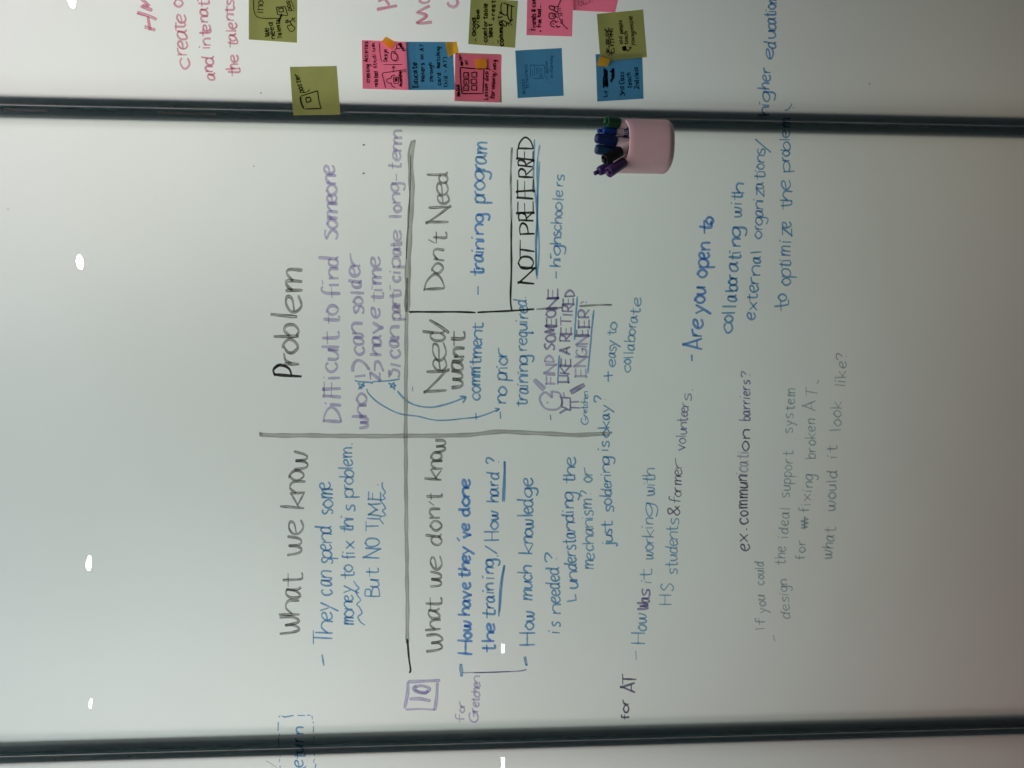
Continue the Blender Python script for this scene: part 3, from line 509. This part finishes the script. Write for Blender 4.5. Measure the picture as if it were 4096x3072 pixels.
note('g', 'P', [(316, -130), (962, -90), (955, 568), (315, 525)], .0007, .0018, 'green sticky note with a laptop sketch and stick person reading We need Talents',
     ('r', 'P', 'N', 3.4, "378,-20 420,222 740,240"), ('t', 'P', 'N', 4.6, 70, 76, "i162-150@510 H130-78@508 o62-12@508"), ('r', 'P', 'N', 3.8, "680,95 680,95 800,90 800,90 830,205 830,205 700,195 700,195 680,95|715,112 715,112 770,108 770,108 775,155 775,155 720,160 720,160 715,112"),
     ('w', 'P', 'N', 3.8, 42, 60, "posn", 140, -30, 888, 845), ('r', 'P', 'N', 3.4, "870,-10 920,125"), ('w', 'P', 'N', 4.6, 48, 55, "We", 480, 372, 585, 580), ('w', 'P', 'N', 4.6, 44, 62, "need", 512, 292, 670, 628), ('w', 'P', 'N', 4.6, 42, 58, "Talents", 515, 258, 760, 720),
     ('r', 'P', 'N', 3.8, "810,270 835,265 830,300 805,298 810,270|835,292 870,282 905,250 885,235|905,260 935,235|905,270 935,290|862,290 885,330 925,375 880,420 840,380 830,345 880,330"), ('r', 'P', 'N', 8.3, "755,185 735,235 715,300"))
note('g', 'P', [(860, 887), (1483, 875), (1532, 1522), (905, 1532)], .0007, .003, 'green sticky note reading poster with a sketched frame, stuck across the dark seam',
     ('w', 'P', 'N', 4.6, 50, 58, "poster", 1228, 985, 1050, 975), ('r', 'P', 'N', 4.1, "1000,1280 1000,1280 1230,1205 1230,1205 1245,1330 1275,1440 1275,1440 1055,1445"), ('r', 'P', 'N', 6.8, "1000,1285 1010,1360 1045,1440"),
     ('r', 'P', 'N', 4.6, "1070,1300 1070,1300 1125,1290 1125,1290 1140,1340 1140,1340 1085,1360 1085,1360 1070,1300"), ('r', 'P', 'N', 3.0, "1125,1185 1110,1205 1085,1222"))
note('b', 'Q', [(755, 228), (1398, 230), (1428, 882), (785, 885)], .0006, .0012, 'blue sticky note reading Educate makers on AT through card matching',
     ('w', 'Q', 'N', 4.3, 42, 64, "Educate", 845, 515, 925, 905), ('w', 'Q', 'N', 3.8, 38, 52, "makers", 770, 520, 1012, 1010), ('w', 'Q', 'N', 3.8, 34, 50, "on", 465, 410, 998, 998), ('w', 'Q', 'N', 3.8, 34, 48, "AT", 350, 262, 1002, 1000),
     ('w', 'Q', 'N', 3.8, 34, 52, "through", 780, 520, 1130, 1118), ('w', 'Q', 'N', 3.8, 36, 56, "card", 815, 650, 1238, 1232), ('w', 'Q', 'N', 3.8, 36, 56, "matching", 590, 300, 1222, 1225), ('w', 'Q', 'N', 3.8, 34, 52, "(kid -", 840, 612, 1328, 1320), ('w', 'Q', 'N', 3.8, 34, 50, "AT)", 575, 440, 1322, 1318))
note('p', 'Q', [(160, 205), (762, 228), (795, 885), (172, 868)], .0013, .0015, 'pink sticky note reading creating activities with a person and a cube sketched',
     ('w', 'Q', 'N', 3.8, 36, 55, "creating", 780, 540, 268, 262), ('w', 'Q', 'N', 3.8, 36, 46, "Activities", 505, 228, 238, 242), ('w', 'Q', 'N', 3.8, 36, 56, "related", 840, 630, 378, 372), ('w', 'Q', 'N', 3.8, 34, 52, "6th,", 580, 470, 362, 358), ('w', 'Q', 'N', 3.8, 34, 52, "dilum", 455, 250, 352, 338),
     ('r', 'Q', 'N', 2.7, "398,238 410,400 428,505|450,538 710,540"), ('w', 'Q', 'N', 3.8, 34, 50, "Desijn", 498, 340, 508, 502), ('r', 'Q', 'N', 3.8, "590,645 590,565|570,592 592,560 615,590"), ('r', 'Q', 'N', 3.4, "482,858 460,760 442,660 540,640 770,608"), ('r', 'Q', 'N', 3.0, "770,630 700,640"),
     ('r', 'Q', 'N', 3.4, "612,680 570,690 555,720 505,740 498,770 530,792 560,790 572,830 615,848|590,715 590,715 655,708 655,708 660,795 660,795 598,795 598,795 590,715|565,365 565,365 610,372 655,455 620,490 562,455 565,365|600,372 640,300|580,380 650,410|632,280 660,268 690,285 682,315 652,322 632,300 640,280|640,430 620,490 600,470"),
     ('r', 'Q', 'N', 4.6, "610,770 640,735 612,735 645,770"), ('w', 'Q', 'N', 4.6, 26, 40, "Assofdlm", 840, 635, 710, 700), ('w', 'Q', 'N', 4.6, 32, 40, "soms", 355, 245, 755, 690))
note('g', 'Q', [(1440, 376), (2055, 398), (2066, 1056), (1430, 1036)], .0006, .0006, 'green sticky note almost hidden under the pink one sketched with six squares', strip=False)
note('p', 'Q', [(1430, 385), (2066, 405), (2042, 1053), (1422, 1032)], .0014, .0022, 'pink sticky note reading Lesson design for soldering with six small squares sketched',
     ('w', 'Q', 'N', 3.8, 40, 55, "Hotro", 970, 815, 1500, 1488), ('r', 'Q', 'N', 4.6, "1475,965 1485,820|1490,965 1470,830"), ('r', 'Q', 'N', 4.1, "1498,575 1498,575 1660,590 1820,600 1820,600 1808,935 1808,935 1525,935 1525,935 1505,760 1498,575"),
     ('r', 'Q', 'N', 3.8, "1545,830 1545,830 1612,828 1612,828 1614,892 1614,892 1545,892 1545,892 1545,830|1545,745 1545,745 1610,740 1610,740 1614,805 1614,805 1550,808 1550,808 1545,745|1545,650 1545,650 1610,648 1610,648 1612,720 1612,720 1548,722 1548,722 1545,650|1650,825 1650,825 1720,825 1720,825 1722,885 1722,885 1655,885 1655,885 1650,825|1648,735 1648,735 1718,738 1718,738 1720,800 1720,800 1652,798 1652,798 1648,735|1655,645 1655,645 1722,640 1722,640 1722,708 1722,708 1658,710 1658,710 1655,645"),
     ('r', 'Q', 'N', 3.0, "1565,862 1598,868|1570,760 1590,785 1570,795|1565,700 1595,690 1595,665"), ('w', 'Q', 'N', 3.8, 34, 52, "Lesson", 1010, 805, 1875, 1872), ('w', 'Q', 'N', 3.8, 34, 52, "desijn", 758, 560, 1882, 1878), ('w', 'Q', 'N', 4.3, 36, 56, "for", 1008, 895, 1965, 1965), ('w', 'Q', 'N', 3.8, 34, 50, "solderig", 872, 668, 1965, 1978), ('r', 'Q', 'N', 3.4, "1990,660 1925,620"), ('w', 'Q', 'N', 3.8, 32, 42, "omig", 605, 480, 1985, 1988), ('w', 'Q', 'N', 3.8, 30, 45, "materi", 552, 405, 1540, 1510), ('w', 'Q', 'N', 3.8, 28, 45, "ial", 540, 482, 1600, 1598))
note('g', 'R', [(305, -30), (1003, 10), (960, 705), (268, 650)], .0007, .002, 'green sticky note reading Good vibe, comfortable seat and rest with a sketched couch',
     ('r', 'R', 'N', 4.6, "372,570 388,605"), ('w', 'R', 'N', 5.4, 38, 52, "Good", 525, 255, 378, 372), ('w', 'R', 'N', 5.4, 36, 48, "vibe", 418, 140, 432, 432), ('r', 'R', 'N', 4.6, "525,645 535,655"), ('w', 'R', 'N', 5.4, 44, 66, "comfortable", 615, 55, 548, 552), ('w', 'R', 'N', 5.4, 44, 60, "seat", 550, 350, 622, 622), ('r', 'R', 'N', 4.6, "640,305 642,250|610,280 660,276|634,632 645,640|705,590 712,640"), ('w', 'R', 'N', 5.4, 44, 62, "rest", 225, 5, 662, 668), ('w', 'R', 'N', 5.4, 44, 60, "community", 672, 175, 790, 762),
     ('r', 'R', 'N', 4.6, "765,45 750,110 770,200 835,218 845,140 850,75 785,40|850,60 900,85 945,100|848,70 850,240 895,305 905,200 908,75|770,300 830,330 825,380 790,370 770,330 775,300|830,330 870,345 900,310 930,285|850,345 875,385|890,350 915,375"))
note('p', 'R', [(1815, -110), (2502, -90), (2435, 183), (1815, 152)], .0006, .0015, 'pink sticky note with faint pen figures, mostly cut off by the picture edge',
     ('r', 'R', 'NL', 3, "1890,0 1900,60 1930,78 1960,60 1955,0|1930,10 1945,40 1920,45|1960,40 1985,72 2010,60 2000,30|1990,45 2050,42 2048,-10|2065,-5 2068,40|2085,-5 2110,40"))
note('p', 'R', [(1140, -150), (1822, -140), (1800, 537), (1127, 518)], .0014, .002, 'pink sticky note reading Friends and free food with three faces at a table',
     ('r', 'R', 'N', 2.2, "1160,450 1180,452|1160,435 1180,440"), ('w', 'R', 'N', 4.6, 48, 72, "Friends", 440, 205, 1272, 1262), ('w', 'R', 'N', 4.6, 40, 55, "& com", 172, -30, 1258, 1256), ('r', 'R', 'N', 4.6, "1330,470 1335,445|1315,458 1350,460"), ('w', 'R', 'N', 4.6, 40, 62, "free", 405, 282, 1345, 1345), ('w', 'R', 'N', 4.6, 40, 58, "food", 262, 132, 1340, 1338), ('r', 'R', 'N', 3.8, "1332,112 1332,75|1325,45 1330,48|1342,45 1346,48"),
     ('r', 'R', 'N', 4.6, "1480,80 1460,105 1480,135 1525,148 1545,125 1530,95 1480,80|1475,190 1460,235 1480,270 1530,272 1550,235 1530,200 1475,190|1505,310 1485,345 1500,385 1545,398|1505,310 1550,312 1560,345|1525,150 1560,170 1590,180|1545,100 1590,95|1550,235 1590,262|1540,200 1575,210|1560,330 1600,312|1570,370 1580,395 1625,392"),
     ('r', 'R', 'N', 3.0, "1500,215 1525,220|1500,245 1525,235 1520,250|1505,335 1530,345|1510,365 1535,355"), ('r', 'R', 'N', 3.4, "1742,432 1700,400 1655,345 1620,280 1592,185 1598,90 1620,30 1640,-30|1600,200 1640,195 1648,215 1620,230|1605,125 1635,120|1605,150 1635,148|1625,300 1660,290 1650,330 1625,345"))
note('b', 'R', [(962, 745), (1648, 708), (1678, 1412), (997, 1447)], .0007, .0025, 'blue sticky note with faint thin pen writing and a small sketched card',
     ('w', 'R', 'NL', 3, 34, 50, "access", 1385, 1175, 1108, 1095), ('w', 'R', 'NL', 3, 36, 50, "to business", 1308, 945, 1160, 1140), ('r', 'R', 'NL', 3, "1188,1145 1182,955|1182,955 1280,968 1385,968 1390,1100|1220,1155 1300,1158 1390,1148|1215,1118 1222,1030|1240,1108 1250,980|1272,1100 1280,1000|1300,1095 1295,990|1325,1090 1350,1090 1355,1125 1325,1130 1320,1100|1330,1070 1325,1010|1355,1060 1350,1000|1470,1240 1472,1210|1505,1225 1507,1212"),
     ('w', 'R', 'NL', 3, 30, 45, "IT option", 1165, 905, 1455, 1440), ('w', 'R', 'NL', 3, 30, 45, "ex internship", 1145, 825, 1515, 1515))
note('b', 'S', [(207, 855), (945, 855), (966, 1560), (233, 1605)], .0007, .0010, 'blue sticky note with two crossed out lines reading 3rd class teach 2nd class',
     ('r', 'S', 'N', 3.8, "325,1528 325,1528 395,1520 395,1520 345,1438 345,1438 412,1460"), ('r', 'S', 'N', 5.3, "340,1385 345,1220 340,1075|360,1380 365,1200 355,1090|380,1370 372,1200 372,1095|395,1385 392,1250 388,1110|405,1350 380,1250 350,1215 330,1240 335,1390|350,1360 390,1330 345,1320 392,1290 350,1280|440,1290 490,1180 430,1120|460,1300 470,1180 465,1080|480,1260 490,1150 480,1075|500,1230 495,1090|430,1130 505,1105|445,1200 500,1160"),
     ('w', 'S', 'N', 3.8, 48, 66, "3rd", 1515, 1365, 662, 652), ('w', 'S', 'N', 3.8, 48, 76, "Class", 1325, 1140, 655, 655), ('w', 'S', 'N', 3.8, 46, 75, "teach", 1395, 1155, 782, 755), ('w', 'S', 'N', 3.8, 44, 70, "2nd", 1400, 1262, 890, 888), ('w', 'S', 'N', 3.8, 44, 70, "class", 1242, 1062, 885, 870))
note('g', 'S', [(225, 220), (958, 150), (1020, 903), (283, 975)], .0026, .0015, 'green sticky note with three Chinese characters reading old people teach young people',
     ('t', 'S', 'N', 5.4, 82, 140, "\u8001885-755@505 \u5e36740-600@500 \u65b0585-430@490"), ('w', 'S', 'N', 3.5, 42, 62, "old", 690, 575, 634, 630), ('w', 'S', 'N', 3.5, 40, 60, "people", 532, 318, 640, 620), ('w', 'S', 'N', 3.5, 40, 58, "teach", 700, 502, 716, 712), ('w', 'S', 'N', 3.5, 44, 60, "young", 716, 518, 820, 818), ('w', 'S', 'N', 3.5, 42, 60, "people", 496, 258, 805, 785),
     ('r', 'S', 'N', 6.8, "630,740 640,800|645,730 660,805|660,725 680,800|675,728 690,790|630,765 690,745|640,795 690,780"), ('r', 'S', 'N', 3.8, "690,798 720,802 745,780 762,748|735,748 765,742 768,768"))
# ------------------------------------------------------------------ yellow tape
M_TAPE = paper('yellow_masking_tape', (.84, .46, .045), .72, .48, .1)
def tape(view, cs, h, label):
    cs = [tp(view, *c) for c in cs]
    bm = sheet(cs, lambda x, y: h + .00015 * math.sin(x * .11 + y * .07), 6)
    o = bm_put('tape_strip', bm, [M_TAPE], None, True)
    tag(o, label, 'tape', 'pieces of yellow tape')
tape('Q', [(490, 155), (628, 232), (545, 332), (430, 225)], .0036, 'piece of yellow tape set diagonally on the note with the sketched cube')
tape('Q', [(1295, 240), (1450, 225), (1482, 360), (1338, 440)], .0032, 'piece of yellow tape overhanging the corner of the Educate makers note')
tape('Q', [(1702, 462), (1855, 460), (1862, 582), (1710, 595)], .0042, 'piece of yellow tape lying in the middle of the six squares note')
tape('S', [(268, 890), (442, 940), (392, 1055), (225, 1035)], .0046, 'piece of yellow tape where a green note overlaps a blue one')
# ------------------------------------------------------------------ the pink holder
M_HOLD = plastic('pink_holder_plastic', (.88, .58, .60), .5, .02, 80, .35)
HD, H0 = .046, .0015
hxR = at(2600, 466.7, .026).x; hxL = at(2600, 690.5, .008).x
hzB = at(2695.6, 570, .030).z; hzT = at(2457, 560, .004).z; hzF = at(2520.4, 567, HD).z
def dshape(a, hd, cx, n=2.5, K=64):
    p = []
    for k in range(K + 1):
        t = math.pi * k / K; c, s = math.cos(t), math.sin(t)
        p.append((cx + a * math.copysign(abs(c) ** (2 / n), c), H0 + hd * abs(s) ** (2 / n)))
    for k in range(1, 12):
        t = k / 12; p.append((cx - a + 2 * a * t, H0))
    return p
def build_holder():
    root = empty('marker_holder', ((hxL + hxR) / 2, -.02, hzB)); tag(root, 'pale pink plastic holder full of markers stuck over the seam', 'marker holder')
    cx = (hxL + hxR) / 2; A = (hxR - hxL) / 2; bm = bmesh.new(); rings = []
    rb = .0120
    def ring(ins, zf):
        rings.append([bm.verts.new((x, -h, zf(h))) for x, h in dshape(A - ins, HD - H0 - ins, cx)])
    top = lambda dz: (lambda h: hzT + (hzF - hzT) * (h - H0) / (HD - H0) + dz)
    for k in range(9):
        t = math.pi / 2 * k / 8; zz = hzB + rb * (1 - math.cos(t)); ring(rb * (1 - math.sin(t)), lambda h, zz=zz: zz)
    for k in range(1, 8):
        w = k / 8; tf = top(-.0008); ring(0, lambda h, w=w, tf=tf: (hzB + rb) * (1 - w) + tf(h) * w)
    ring(0, top(-.0008)); ring(.0003, top(-.0002)); ring(.0009, top(0)); ring(.0014, top(0)); ring(.0021, top(-.0003)); ring(.0023, top(-.001))
    for w in (.25, .5, .75, 1):
        tf = top(-.001); ring(.0023, lambda h, w=w, tf=tf: tf(h) * (1 - w) + (hzB + .006) * w)
    m = len(rings[0])
    for a, b in zip(rings, rings[1:]):
        for i in range(m): bm.faces.new((a[i], a[(i + 1) % m], b[(i + 1) % m], b[i]))
    bm.faces.new(rings[0]); bm.faces.new(rings[-1][::-1])
    bmesh.ops.recalc_face_normals(bm, faces=bm.faces)
    bm_put('cup', bm, [M_HOLD], root, True)
    return root
build_holder()
# ------------------------------------------------------------------ markers
M_BARREL = plastic('white_marker_barrel', (.80, .66, .68), .4, .03)
def lathe(P0, P1, prof, seg=28):
    ax = (P1 - P0).normalized(); q = ax.to_track_quat('Z', 'Y'); bm = bmesh.new(); rings = []
    for s, r in prof:
        rings.append([bm.verts.new(P0 + ax * s + q @ Vector((r * math.cos(6.28318 * k / seg), r * math.sin(6.28318 * k / seg), 0))) for k in range(seg)])
    for a, b in zip(rings, rings[1:]):
        for k in range(seg): bm.faces.new((a[k], a[(k + 1) % seg], b[(k + 1) % seg], b[k]))
    bm.faces.new(rings[0][::-1]); bm.faces.new(rings[-1])
    bmesh.ops.recalc_face_normals(bm, faces=bm.faces)
    return bm
def T3(x, y, h): return at(*tp('T', x, y), h)
def marker(A, B, C, r, col, label, style, band=None, extra=None):
    """A outer end of the cap, B where cap meets barrel, C barrel end inside the holder"""
    PA, PB, PC = T3(*A), T3(*B), T3(*C); L = (PB - PA).length
    root = empty('marker_pen', PC); tag(root, label, 'marker', 'markers in the pink holder')
    m = plastic('cap_' + label.split()[0], col, .38, .04)
    if style == 'hollow':
        prof = [(.009, .0005), (.009, r * .80), (.0006, r * .84), (0, r * .9), (.0006, r * .98), (.003, r), (L * .6, r), (L - .001, r * 1.02), (L, r * .98), (L + .0004, r * .6)]
    else:
        prof = [(0, .0005), (.0001, r * .55), (.0006, r * .78), (.002, r * .93), (.005, r), (L * .6, r), (L - .001, r * 1.02), (L, r * .98), (L + .0004, r * .6)]
    cap = bm_put('cap', lathe(PA, PB, prof), [m], root, True)
    if style == 'knob' or style == 'hollow':
        ax = (PB - PA).normalized(); k0 = PA - ax * (.0075 if style == 'knob' else .0035) + (extra or Vector((0, 0, 0)))
        bm_put('cap_knob', lathe(k0, k0 + ax * .013, [(0, .0005), (.0002, r * .36), (.0012, r * .44), (.0125, r * .46), (.013, r * .3)]), [m], cap, True)
    Lb = (PC - PB).length
    bm_put('barrel', lathe(PB, PC, [(0, r * .5), (.0002, r * .88), (.003, r * .9), (Lb * .8, r * .9), (Lb, r * .8)]), [M_BARREL], root, True)
    if band:
        ax = (PC - PB).normalized()
        s0, c2 = band; mb = plastic('label_' + label.split()[0], c2, .4, .04)
        bm_put('label_band', lathe(PB + ax * s0, PC, [(0, r * .89), (.0002, r * .915), (Lb * .55, r * .915), (Lb * .55 + .0002, r * .89)]), [mb], root, True)
    return root
marker((548, 380, .036), (770, 408, .0285), (1450, 510, .014), .0083, (.009, .085, .033), 'green capped marker nearest the seam, its hollow cap end open', 'hollow', (.0135, (.008, .03, .025)))
mb_ = marker((475, 548, .023), (715, 562, .020), (1480, 610, .012), .0072, (.008, .048, .30), 'bright blue capped marker with a white letter on its label', 'knob', (.0125, (.008, .03, .15)))
marker((358, 668, .037), (722, 735, .031), (1480, 830, .016), .0080, (.006, .018, .10), 'navy capped marker between the bright blue and the dark teal ones', 'round')
marker((355, 865, .024), (700, 915, .020), (1480, 1000, .013), .0080, (.008, .042, .10), 'dark teal capped marker tucked beside the black one', 'round')
marker((520, 1065, .043), (800, 905, .036), (1400, 570, .018), .0084, (.004, .004, .005), 'black capped marker leaning over the dark teal one', 'hollow')
marker((410, 1270, .021), (660, 1150, .0185), (1400, 800, .013), .0078, (.034, .017, .11), 'dark purple capped marker lowest in the bunch', 'knob')
marker((590, 1288, .040), (862, 1105, .0285), (1450, 700, .015), .0084, (.10, .042, .17), 'lighter purple capped marker in front of the dark purple one', 'hollow')
# white lettering on the blue marker's label and a faint print on the navy one
def letters(root, name, spec, w, h, m):
    k = Ink(); k.base = k.h = h
    for st in spec.split('|'): k.stroke([tp('T', *[float(v) for v in p.split(',')]) for p in st.split()], w, 'N', 0, 4, 0)
    k.build(name, root, None, [m])
M_WHITE = plastic('white_print', (.6, .55, .56), .5); M_TEAL = plastic('teal_print', (.10, .16, .19), .5)
letters(mb_, 'brand_print', "858,612 900,545|895,545 950,542|880,575 948,572|862,608 950,606|930,655 965,625", 4.0, .0262, M_WHITE)
# ------------------------------------------------------------------ lamps of the front room that the glass mirrors
def emis(name, col, st):
    m, nt, out = mat(name); e = N(nt, 'ShaderNodeEmission'); e.inputs[0].default_value = tuple(col) + (1,); e.inputs[1].default_value = st
    nt.links.new(e.outputs[0], out.inputs[0]); return m
M_LAMP = emis('downlight_glow', (1, .96, .92), 55.0); M_LED = emis('led_glow', (.93, .97, 1), 45.0)
M_HOUSE = plastic('lamp_housing', (.03, .03, .03), .6)
def mirror(px, py):
    b = at(px, py, 0); d = (b - CP).normalized(); return b, Vector((d.x, -d.y, d.z))
def downlight(px, py, rpx, squash, label):
    b, r = mirror(px, py); t = (3.0 - b.z) / r.z; p = b + r * t
    rad = rpx / FPX * ((b - CP).length + t) * .98
    root = empty('ceiling_lamp', p); tag(root, label, 'ceiling lamp', 'ceiling lamps mirrored in the glass')
    bm = bmesh.new(); vs = []
    for k in range(32):
        a = 6.28318 * k / 32; x, y = math.cos(a), math.sin(a)
        if squash: x = x * (1 - squash * max(0, y)) ; y *= .8
        vs.append(bm.verts.new(p + Vector((rad * x, rad * y, 0))))
    bm.faces.new(vs[::-1]); bm_put('bulb', bm, [M_LAMP], root)
    bm_put('housing', lathe(p + Vector((0, 0, .001)), p + Vector((0, 0, .06)), [(0, rad * 1.3), (.001, rad * 1.32), (.059, rad * 1.32)]), [M_HOUSE], root)
downlight(320, 1048, 27, 0, 'round ceiling lamp mirrored as a white oval at the upper left of the picture')
downlight(355, 2254, 28, .35, 'ceiling lamp mirrored as a pointed white oval in the lower left of the picture')
downlight(361, 2816, 18, .8, 'ceiling lamp mirrored as a small white drop near the lower seam')
downlight(285, -8, 30, 0, 'ceiling lamp mirrored at the top edge of the picture above the seam')
def led(px, py, wx, wy, label):
    b, r = mirror(px, py); t = 3.0 / -r.y * 1.0; p = b + r * t; D = ((b - CP).length + t) / FPX
    root = empty('wall_lamp', p); tag(root, label, 'wall lamp', 'small wall lamps mirrored in the glass')
    hx, hz = wy * D / 2, wx * D / 2
    bm = bmesh.new(); box(bm, p.x - hx, p.x + hx, p.y - .012, p.y, p.z - hz, p.z + hz); bm_put('diffuser', bm, [M_LED], root)
    bm = bmesh.new(); box(bm, p.x - hx * 1.3, p.x + hx * 1.3, p.y - .03, p.y - .0125, p.z - hz * 1.5, p.z + hz * 1.5); bm_put('housing', bm, [M_HOUSE], root)
led(2012, 2596, 12, 30, 'small bright wall lamp mirrored below the word training')
led(2012, 3064, 13, 55, 'small bright wall lamp mirrored beyond the lower seam')
